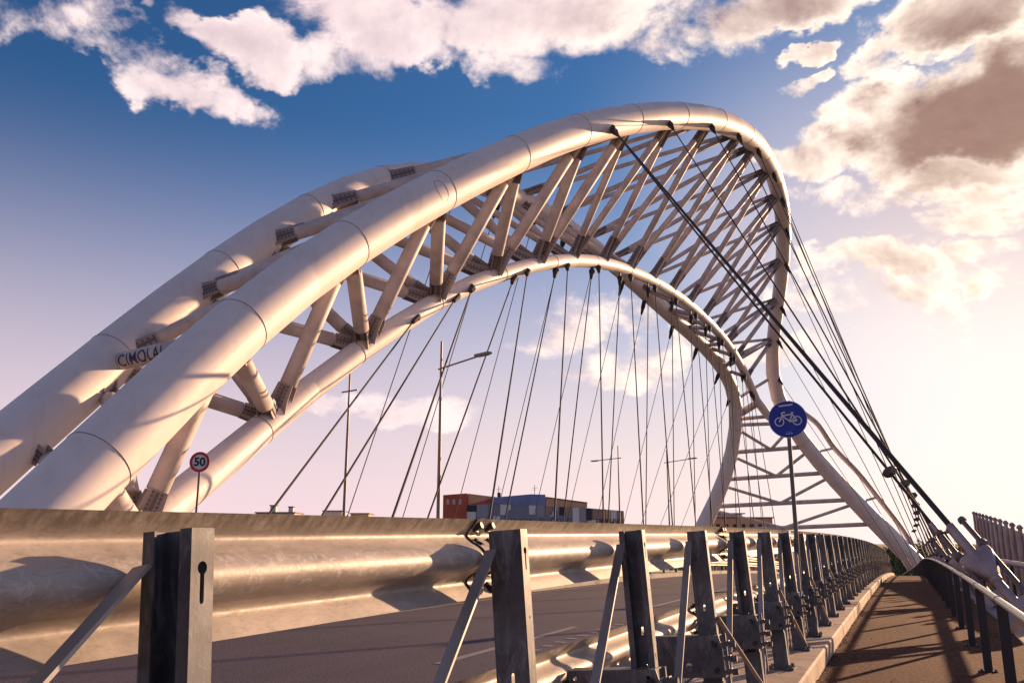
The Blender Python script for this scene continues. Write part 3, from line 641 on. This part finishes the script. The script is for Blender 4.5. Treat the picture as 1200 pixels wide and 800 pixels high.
# outer edge pipe and ribbed screen beyond the stays
edge = tag(empty('edge_rail', (2.1, 4, 0)), 'dark horizontal pipe rail along the outer edge of the deck', 'rail'); bpy.context.view_layer.update()
b = MB(); b.tube([(1.95 + xs(v), v, zd(v) + .92) for v in np.arange(4, 90, 3.)], .06, 10); o = b.build('pipe', M['cast'], edge, fix=False); o.matrix_parent_inverse = Matrix.Translation((-2.1, -4, 0))
for v in np.arange(5, 90, 4.):
    b = MB(); b.box((1.92 + xs(v), v - .05, zd(v) - .1), (1.98 + xs(v), v + .05, zd(v) + .9)); o = b.build('pipe_post', M['dark'], edge); o.matrix_parent_inverse = Matrix.Translation((-2.1, -4, 0))
scr = tag(empty('ribbed_screen', (2.9, 22, 0)), 'pinkish ribbed metal screen with capped posts beside the stay anchors', 'screen'); bpy.context.view_layer.update()
def sb(o): o.matrix_parent_inverse = Matrix.Translation((-2.9, -22, 0)); return o
NS = 15
for i in range(NS):
    f = i / (NS - 1); y = 19.5 + 26.5 * f; x = 2.75 + .25 * f; top = 1.28 + 1.35 * f ** .9; y2 = 19.5 + 26.5 * (i + 1) / (NS - 1); x2 = 2.75 + .25 * (i + 1) / (NS - 1)
    b = MB(); b.tube([(x, y, -.6), (x, y, top + .06)], .055, 10); b.lathe([(.001, .06), (.05, .045), (.085, 0), (.085, -.05), (.055, -.06)], 10, (x, y, top + .1)); sb(b.build('screen_post', M['cast'], scr))
    if i < NS - 1:
        t2 = 1.28 + 1.35 * ((i + 1) / (NS - 1)) ** .9; b = MB()
        v = [(x + .09, y + .02, -.6), (x2 + .09, y2 - .02, -.6), (x2 + .09, y2 - .02, t2 - .08), (x + .09, y + .02, top - .08)]; v += [(p[0] + .03, p[1], p[2]) for p in v]
        b.add(v, [(0, 1, 2, 3), (7, 6, 5, 4), (0, 4, 5, 1), (1, 5, 6, 2), (2, 6, 7, 3), (3, 7, 4, 0)]); sb(b.build('screen_panel', M['screen'], scr))

# ------------------------------------------------------------------ signs
def face_text(body, size, m, parent, loc, name='lettering'):
    c = bpy.data.curves.new('t', 'FONT'); c.body = body; c.size = size; c.align_x = 'CENTER'; c.align_y = 'CENTER'; c.offset = .006 * size / .2
    o = bpy.data.objects.new('t', c); COL.objects.link(o); bpy.context.view_layer.update(); me_ = bpy.data.meshes.new_from_object(o.evaluated_get(bpy.context.evaluated_depsgraph_get())); bpy.data.objects.remove(o)
    me_.transform(Matrix.Rotation(math.pi / 2, 4, 'X')); me_.materials.clear(); me_.materials.append(m); t_ = link(name, me_, parent); t_.location = loc; return t_
def disc(r, y, m, parent, name, n=40, th=.003, r0=.0):
    b = MB(); b.lathe([(r0 if r0 else .0005, 0), (r, 0), (r, th), (r0 if r0 else .0005, th)] + ([(r0, 0)] if r0 else []), n, (0, y, 0), (0, 1, 0), False); return link(name, b.mesh(name, True), parent, m)
# speed limit sign
X50, Z50 = -13.0, 17.3
p = PX(234, 541, Z50); root = tag(empty('speed_limit_sign', (p[0], p[1], zd(p[1]) + .1)), 'round white speed limit sign 50 with red rim on a thin post', 'sign')
root.rotation_euler = (0, 0, math.atan2(-p[0], p[1]) * .55); hh = p[2] - (zd(p[1]) + .1)
sg = disc(.205, 0, M['white'], root, 'sign_plate'); sg.location = (0, 0, hh); rr = disc(.205, -.004, M['red'], sg, 'red_rim', r0=.150)
face_text('50', .235, M['black'], sg, (0, -.006, -.004), 'numerals')
b = MB(); b.tube([(0, .04, 0), (0, .04, hh + .12)], .024, 10); b.build('sign_post', M['pole'], root, fix=False)
# cycle path sign
p = PX(923, 491, 11.5); rz_ = math.atan2(-p[0], p[1]) * .0 + math.radians(4)
root = tag(empty('cycle_sign', (p[0], p[1], zd(p[1]) + .168)), 'round blue cycle path sign with white bicycle on a grey post', 'sign'); root.rotation_euler = (0, 0, rz_); hh = p[2] - (zd(p[1]) + .168)
RS_ = .252
sg = disc(RS_, 0, M['white'], root, 'sign_plate'); sg.location = (0, 0, hh); sg.rotation_euler = (0, math.radians(-2.5), 0)
disc(RS_ * .965, -.004, M['blue'], sg, 'blue_face')
def bicycle(parent, s_, y):
    b = MB()
    def ln(*pts, w=.019):
        for a_, c_ in zip(pts[:-1], pts[1:]): b.bar((a_[0] * s_, y, a_[1] * s_), (c_[0] * s_, y, c_[1] * s_), .002, w * s_ / .25, (1, 0, .001) if abs(a_[0] - c_[0]) < abs(a_[1] - c_[1]) else (0, 0, 1))
    for cx_ in (-.46, .50):
        b.lathe([(.265 * s_, 0), (.265 * s_, .002), (.205 * s_, .002), (.205 * s_, 0), (.265 * s_, 0)], 28, (cx_ * s_, y - .001, -.12 * s_), (0, 1, 0), False)
    ln((-.46, -.12), (-.27, .24), (-.30, .38)); ln((-.30, .38), (-.10, .40)); ln((-.27, .22), (.28, .26)); ln((-.27, .18), (.08, -.10)); ln((.28, .30), (.12, -.10)); ln((.28, .26), (.50, -.12)); ln((.06, -.12), (.50, -.12), w=.028); ln((.22, .32), (.34, .37), w=.02)
    return link('bicycle_symbol', b.mesh('bicycle_symbol', True), parent, M['white'])
bicycle(sg, RS_ * .94, -.010)
b = MB(); b.bar((-.095, -.010, .183), (.085, -.010, .192), .002, .020, (0, 0, 1)); link('sticker', b.mesh('sticker', True), sg, M['white'])
b = MB(); b.bar((-.045, -.010, -.196), (.045, -.010, -.196), .002, .007, (0, 0, 1)); b.bar((-.035, -.010, -.172), (.035, -.010, -.172), .002, .003, (0, 0, 1)); link('small_print', b.mesh('small_print', True), sg, M['white'])
b = MB(); b.tube([(0.0, .035, 0), (0.0, .035, hh + .2)], .028, 12); b.lathe([(.028, 0), (.07, 0), (.07, .01), (.028, .02)], 10, (0, .035, 0)); b.build('sign_post', M['pole'], root, fix=False)

# ------------------------------------------------------------------ street lamps
def lamp(px_top, py_top, Z, a_r, a_l, label, rz=0, head=True):
    p = PX(px_top, py_top, Z); zb = zd(p[1]) + .1; root = tag(empty('street_lamp', (p[0], p[1], zb)), label, 'street lamp', 'street lamps along the far side of the bridge'); h = p[2] - zb
    root.rotation_euler = (0, 0, rz)
    b = MB(); b.tube([(0, 0, 0), (0, 0, h)], [.085, .04], 12); b.lathe([(.10, 0), (.17, 0), (.17, .5), (.10, .55)], 12); b.build('pole', M['lamp'], root, fix=False)
    ha = h - 1.0; b = MB(); b.tube([(-a_l, 0, ha - .06), (a_r, 0, ha + (.12 if abs(a_r) > 1 else .0))], .034, 8); b.build('arm', M['lamp'], root, fix=False)
    if head:
        s_ = 1 if abs(a_r) >= abs(a_l) else -1; x0, z0 = (a_r, ha + .12) if s_ > 0 else (-a_l, ha - .06)
        b = MB(); b.box((min(x0 - s_ * .5, x0 + s_ * .25), -.10, z0 - .03), (max(x0 - s_ * .5, x0 + s_ * .25), .10, z0 + .05)); b.box((min(x0 - s_ * .40, x0 + s_ * .15), -.08, z0 - .055), (max(x0 - s_ * .40, x0 + s_ * .15), .08, z0 - .03)); b.build('lamp_head', M['lamp'], root)
lamp(410.5, 432, 39, .45, .40, 'slim grey street lamp with short crossbar under the lower chord', head=False)
lamp(517.5, 400, 32.6, 2.5, .15, 'tall grey street lamp with one long arm reaching over the road', rz=math.radians(-22))
lamp(724, 522, 69, .3, 2.6, 'grey street lamp with its arm pointing away from the road, by the container building', rz=math.radians(-22))
lamp(781, 527, 72, 2.7, .3, 'grey street lamp seen between the hangers, arm over the road', rz=math.radians(-22))

# ------------------------------------------------------------------ buildings beyond the bridge
GZ = -9.2
def bld(px0, px1, y_top, Z, depth, label, rz=None, name='building', extra_h=0):
    a = PX(px0, y_top, Z); c = PX(px1, y_top, Z); w = np.linalg.norm((c - a)[:2]); root = tag(empty(name, (a[0], a[1], GZ)), label, 'building'); root.rotation_euler = (0, 0, math.atan2((c - a)[1], (c - a)[0]) if rz is None else rz)
    return root, w, a[2] - GZ + extra_h, depth
BM = dict(brick=mat('red_wall', (.62, .13, .075), .85, 0, f_wall((.62, .13, .075))), orange=mat('ochre_and_sunlit_wall', (.80, .45, .25), .85, 0, f_wall((.80, .45, .25), .15)), bluer=mat('blue_roof_wall', (.26, .30, .56), .6, 0, f_wall((.26, .30, .56))), slate=mat('slate_panel', (.24, .26, .33), .6), grey=mat('grey_panel', (.36, .34, .40), .6), pale=mat('pale_panel', (.80, .74, .74), .6), navy=mat('navy_panel', (.03, .03, .045), .5), brown=mat('brown_panel', (.42, .27, .21), .7), win=mat('dark_window', (.02, .022, .03), .15), cream=mat('cream_wall', (.80, .68, .60), .85, 0, f_wall((.80, .68, .60))), winl=mat('pale_window', (.62, .55, .52), .4), roof=mat('grey_roof', (.22, .19, .18), .8))  # orange: ochre walls, also warm sunlight painted into the long block's side faces
def part(root, nm, m, lo, hi): b = MB(); b.box(lo, hi); return b.build(nm, m, root)
def prism(root, nm, m, pts, y0, y1):
    b = MB(); n = len(pts); b.add([(x, y0, z) for x, z in pts] + [(x, y1, z) for x, z in pts], [tuple(range(n)), tuple(range(2 * n - 1, n - 1, -1))] + [(i, i + n, (i + 1) % n + n, (i + 1) % n) for i in range(n)]); return b.build(nm, m, root)
# one long block, laid out along its street front: metres per image pixel at its distance
ZB = 185.; mpp = ZB / 1000 * 1.02
root, w, hgt, _ = bld(519, 728, 613, ZB, 16, 'long low block with red end, blue upper storey and patchwork panel front', rz=math.radians(24))
H0 = hgt
def bx(px): return (px - 519) * mpp
def bz(y): return H0 + (613 - y) * mpp
prism(root, 'red_wing', BM['brick'], [(bx(519), 0), (bx(546.5), 0), (bx(546.5), bz(579)), (bx(519), bz(581))], -.6, 13)
prism(root, 'sunlit_gable', BM['orange'], [(bx(547), 0), (bx(584), 0), (bx(584), bz(583.5)), (bx(547), bz(579))], .4, 12)  # side wall in warm sun, the light is put into its orange colour
prism(root, 'sloping_roof_panel', BM['brick'], [(bx(547), bz(592)), (bx(574), bz(585)), (bx(574), bz(592))], .1, .35)
for px_ in (524.5, 531.5, 538.5):
    f = part(root, 'window', BM['winl'], (bx(px_ - 1.5), -.72, bz(591.5)), (bx(px_ + 1.5), -.602, bz(586))); 
prism(root, 'panel_front', BM['slate'], [(bx(545), 0), (bx(683), 0), (bx(683), bz(594)), (bx(574), bz(591)), (bx(545), bz(592.5))], -.3, .05)
prism(root, 'blue_storey', BM['bluer'], [(bx(574), bz(591)), (bx(637), bz(593)), (bx(637), bz(580.5)), (bx(620), bz(580)), (bx(574), bz(584))], -.5, 14)
for i in range(13): part(root, 'rib', BM['bluer'], (bx(577 + i * 4.6), -.62, bz(591.5)), (bx(577.8 + i * 4.6), -.502, bz(584.5)))
prism(root, 'sunlit_storey', BM['orange'], [(bx(637.5), bz(594)), (bx(685), bz(595)), (bx(685), bz(590.5)), (bx(637.5), bz(584))], -.45, 12)  # sunlit side face of the upper storey, low sun painted in as orange
prism(root, 'roof_edge', BM['roof'], [(bx(637.5), bz(583.6)), (bx(685.5), bz(590)), (bx(685.5), bz(589.3)), (bx(637.5), bz(582.9))], -.7, 12.1)
prism(root, 'low_wing', BM['brown'], [(bx(683.5), 0), (bx(727), 0), (bx(727), bz(599)), (bx(683.5), bz(595.5))], -.2, 11)
for x0, x1, y0, y1, m_ in [(545, 558, 592.5, 600, 'navy'), (545, 557, 600, 611, 'pale'), (558, 571, 592, 606, 'grey'), (571, 577, 592, 614, 'slate'), (585, 593, 590, 603.5, 'pale'), (594, 598, 590, 598, 'pale'), (597, 618, 592, 608, 'slate'), (618, 626, 592, 603, 'pale'), (627, 636, 592, 606, 'grey'), (637, 645, 595, 604, 'brown'), (641, 648, 600, 605, 'pale'), (646, 653, 594, 600, 'grey'), (653, 660, 594, 604, 'navy'), (660, 667, 594, 606, 'brown'), (668, 676, 595, 613, 'pale'), (676, 683, 595, 611, 'grey'), (684, 690, 596, 610, 'navy'), (691, 706, 597, 608, 'brown'), (706, 712, 598, 608, 'orange'), (712, 719, 598.6, 611, 'pale'), (575, 585, 605, 612, 'pale'), (562, 569, 607, 614, 'pale'), (685, 697, 609, 614, 'pale')]:
    part(root, 'panel', BM[m_], (bx(x0), -.42, bz(y1)), (bx(x1) - .06, -.302, bz(y0)))
for i, px_ in enumerate((556, 560, 599, 611, 621, 633, 645, 652, 664, 697, 703, 709, 716, 722)):
    f = part(root, 'window', BM['win'], (bx(px_ - 1.8), -.56, bz(615)), (bx(px_ + 1.8), -.43, bz(608)))
    part(f, 'jamb', BM['winl'], (bx(px_ - .4), -.60, bz(615)), (bx(px_ + .9), -.561, bz(608.6)))
for px_, y_ in ((582.5, 573), (625, 572)):
    b = MB(); b.tube([(bx(px_), 4, bz(584)), (bx(px_), 4, bz(y_ - 4))], .06, 5); b.bar((bx(px_ - 3), 4, bz(y_)), (bx(px_ + 4), 4, bz(y_ - .6)), .06, .06); b.bar((bx(px_ - 2), 4, bz(y_ + 2)), (bx(px_ + 2), 4, bz(y_ + 1.6)), .06, .06); b.build('aerial', M['cable'], root)
part(root, 'roof_box', BM['navy'], (bx(581), 3.5, bz(582)), (bx(585), 5, bz(577)))
def small_block(px0, px1, yt, Z, label, m='cream', roofs=(), nwin=3):
    r, w, h, d_ = bld(px0, px1, yt, Z, 10, label); part(r, 'wall', BM[m], (0, 0, 0), (w, 10, h)); part(r, 'roof', BM['roof'], (-.3, -.3, h + .003), (w + .3, 10.3, h + .35))
    for k in range(nwin):
        for j in range(2):
            x = w * (k + .5) / nwin; z = h - 2.2 - j * 3.1; f = part(r, 'window', BM['win'], (x - .5, -.06, z - .7), (x + .5, -.003, z + .7)); part(f, 'sill', BM['winl'], (x - .6, -.16, z - .82), (x + .6, -.062, z - .703))
    for fx, ww, hh_ in roofs:
        c_ = part(r, 'chimney', BM['cream'], (w * fx - ww / 2, 3, h + .35), (w * fx + ww / 2, 3 + ww, h + .35 + hh_)); part(c_, 'chimney_cap', BM['navy'], (w * fx - ww * .65, 2.8, h + .353 + hh_), (w * fx + ww * .65, 3.2 + ww, h + .6 + hh_))
small_block(300, 345, 601, 240, 'small cream block with two capped chimneys under the hangers', roofs=((.36, 1.6, 1.8), (.83, 1.3, 1.4)), nwin=6)
small_block(379, 401, 599, 260, 'narrow cream block seen beside the lamp pole', nwin=3)
small_block(411, 432, 602, 270, 'narrow cream block with flat roof, farther along', 'orange', nwin=3)
small_block(836, 905, 607, 230, 'ochre flat block seen through the far portal legs', 'orange', roofs=((.35, 6, .9),), nwin=7)
small_block(1168, 1189, 623, 240, 'brown block beyond the ribbed screen', 'brown', nwin=3)

# ------------------------------------------------------------------ trees beyond the crest
def f_leaf(g, b, _):
    oi = g.node('ShaderNodeObjectInfo').outputs['Random']; n = g.noise(objco(g), 1.2, 3, .6)
    g.put(b.inputs['Base Color'], g.mix(g.ss(n, .35, .65), g.rgb(.028, .05, .014), g.rgb(.085, .115, .03)))
    b.inputs['Transmission Weight'].default_value = 0
LEAF = mat('tree_leaf', (.06, .09, .03), .8, 0, f_leaf); BARK = mat('bark', (.07, .05, .035), .9)
def crown_mesh(seed, n=2600):
    r = random.Random(seed); b = MB(); cl = [(Vector((r.gauss(0, .42), r.gauss(0, .42), r.uniform(-.5, .62))), r.uniform(.22, .45)) for _ in range(22)]
    for _ in range(n):
        c, s_ = r.choice(cl); v = Vector((r.gauss(0, 1), r.gauss(0, 1), r.gauss(0, 1))).normalized() * s_ * r.uniform(.55, 1.05) + c
        a = Vector((r.gauss(0, 1), r.gauss(0, 1), r.gauss(0, 1))).normalized(); e = a.orthogonal().normalized(); s2 = r.uniform(.025, .055)
        b.add([v - a * s2, v + e * s2 * .6, v + a * s2, v - e * s2 * .6], [(0, 1, 2, 3)])
    me_ = b.mesh('crown'); me_.materials.append(LEAF); return me_
CRN = [crown_mesh(s_) for s_ in (1, 2, 3)]
def tree(x, y, top, w, k, label):
    root = tag(empty('tree', (x, y, GZ)), label, 'tree', 'trees beyond the far end of the bridge'); h = top - GZ; rr = w / 2
    b = MB(); b.tube([(0, 0, 0), (.1, .05, h * .3), (0, .1, h * .62)], [.28, .2, .08], 8)
    for i in range(4):
        a = i * 1.7 + k; b.tube([(0.05, .05, h * (.32 + .05 * i)), (math.cos(a) * rr * .5, math.sin(a) * rr * .5, h * (.55 + .04 * i))], [.1, .03], 6)
    b.build('trunk', BARK, root, fix=False); c = link('crown', CRN[k % 3], root); c.location = (0, 0, h * .62); c.scale = (rr, rr, h * .42); c.rotation_euler = (0, 0, k * 1.3)
for i, (x_, yt, Z, w) in enumerate([(1046, 646, 150, 9), (1060, 652, 145, 8), (1034, 650, 170, 9), (1085, 631, 150, 8), (1099, 628, 160, 9), (1112, 634, 150, 7), (1072, 640, 190, 9), (1125, 633, 200, 10), (1150, 632, 210, 9), (1020, 640, 220, 10), (1196, 628, 190, 8), (905, 624, 240, 9), (1052, 640, 230, 11)]):
    lab = {1046: 'dark tree at the crest of the path, touching the guardrail end', 1060: 'dark rounded tree at the crest, tucked against the foot of the far leg', 1034: 'tree mostly hidden behind the far end of the guardrail', 1072: 'pale green tree directly behind the foot of the far leg', 1085: 'dark tree just past the railing crest, behind the thinnest stays', 905: 'lone tree beside the ochre flat block under the far portal', 1196: 'tree beyond the ribbed screen beside the brown block'}
    p = PX(x_, yt, Z); tree(p[0], p[1], p[2], w, i, lab.get(x_, 'bushy dark tree behind the stay cables' if x_ > 1080 else 'rounded green tree past the far leg of the arch'))
# dry leaves and grit gathered along the kerb
b = MB()
for _ in range(3600):
    y = random.uniform(2, 40) ; x = -.95 + abs(random.gauss(0, .06)) * random.choice((.5, 1, 1.6)); s_ = random.uniform(.006, .026) * (1.3 if random.random() < .1 else 1); a = random.uniform(0, 6.28)
    if random.random() < .12: x = random.uniform(-.9, .6)
    z = zd(y) + .004; e = Vector((math.cos(a), math.sin(a), 0)) * s_; n_ = Vector((-e.y, e.x, 0)) * .5; c = Vector((x, y, z)); u = Vector((0, 0, s_ * random.uniform(.1, .8)))
    b.add([c - e, c + n_ + u * .3, c + e + u, c - n_ + u * .5], [(0, 1, 2, 3)])
tag(b.build('leaf_litter', M['leafdeb'], fix=False), 'dry leaves and grit gathered along the kerb', 'litter', kind='stuff')
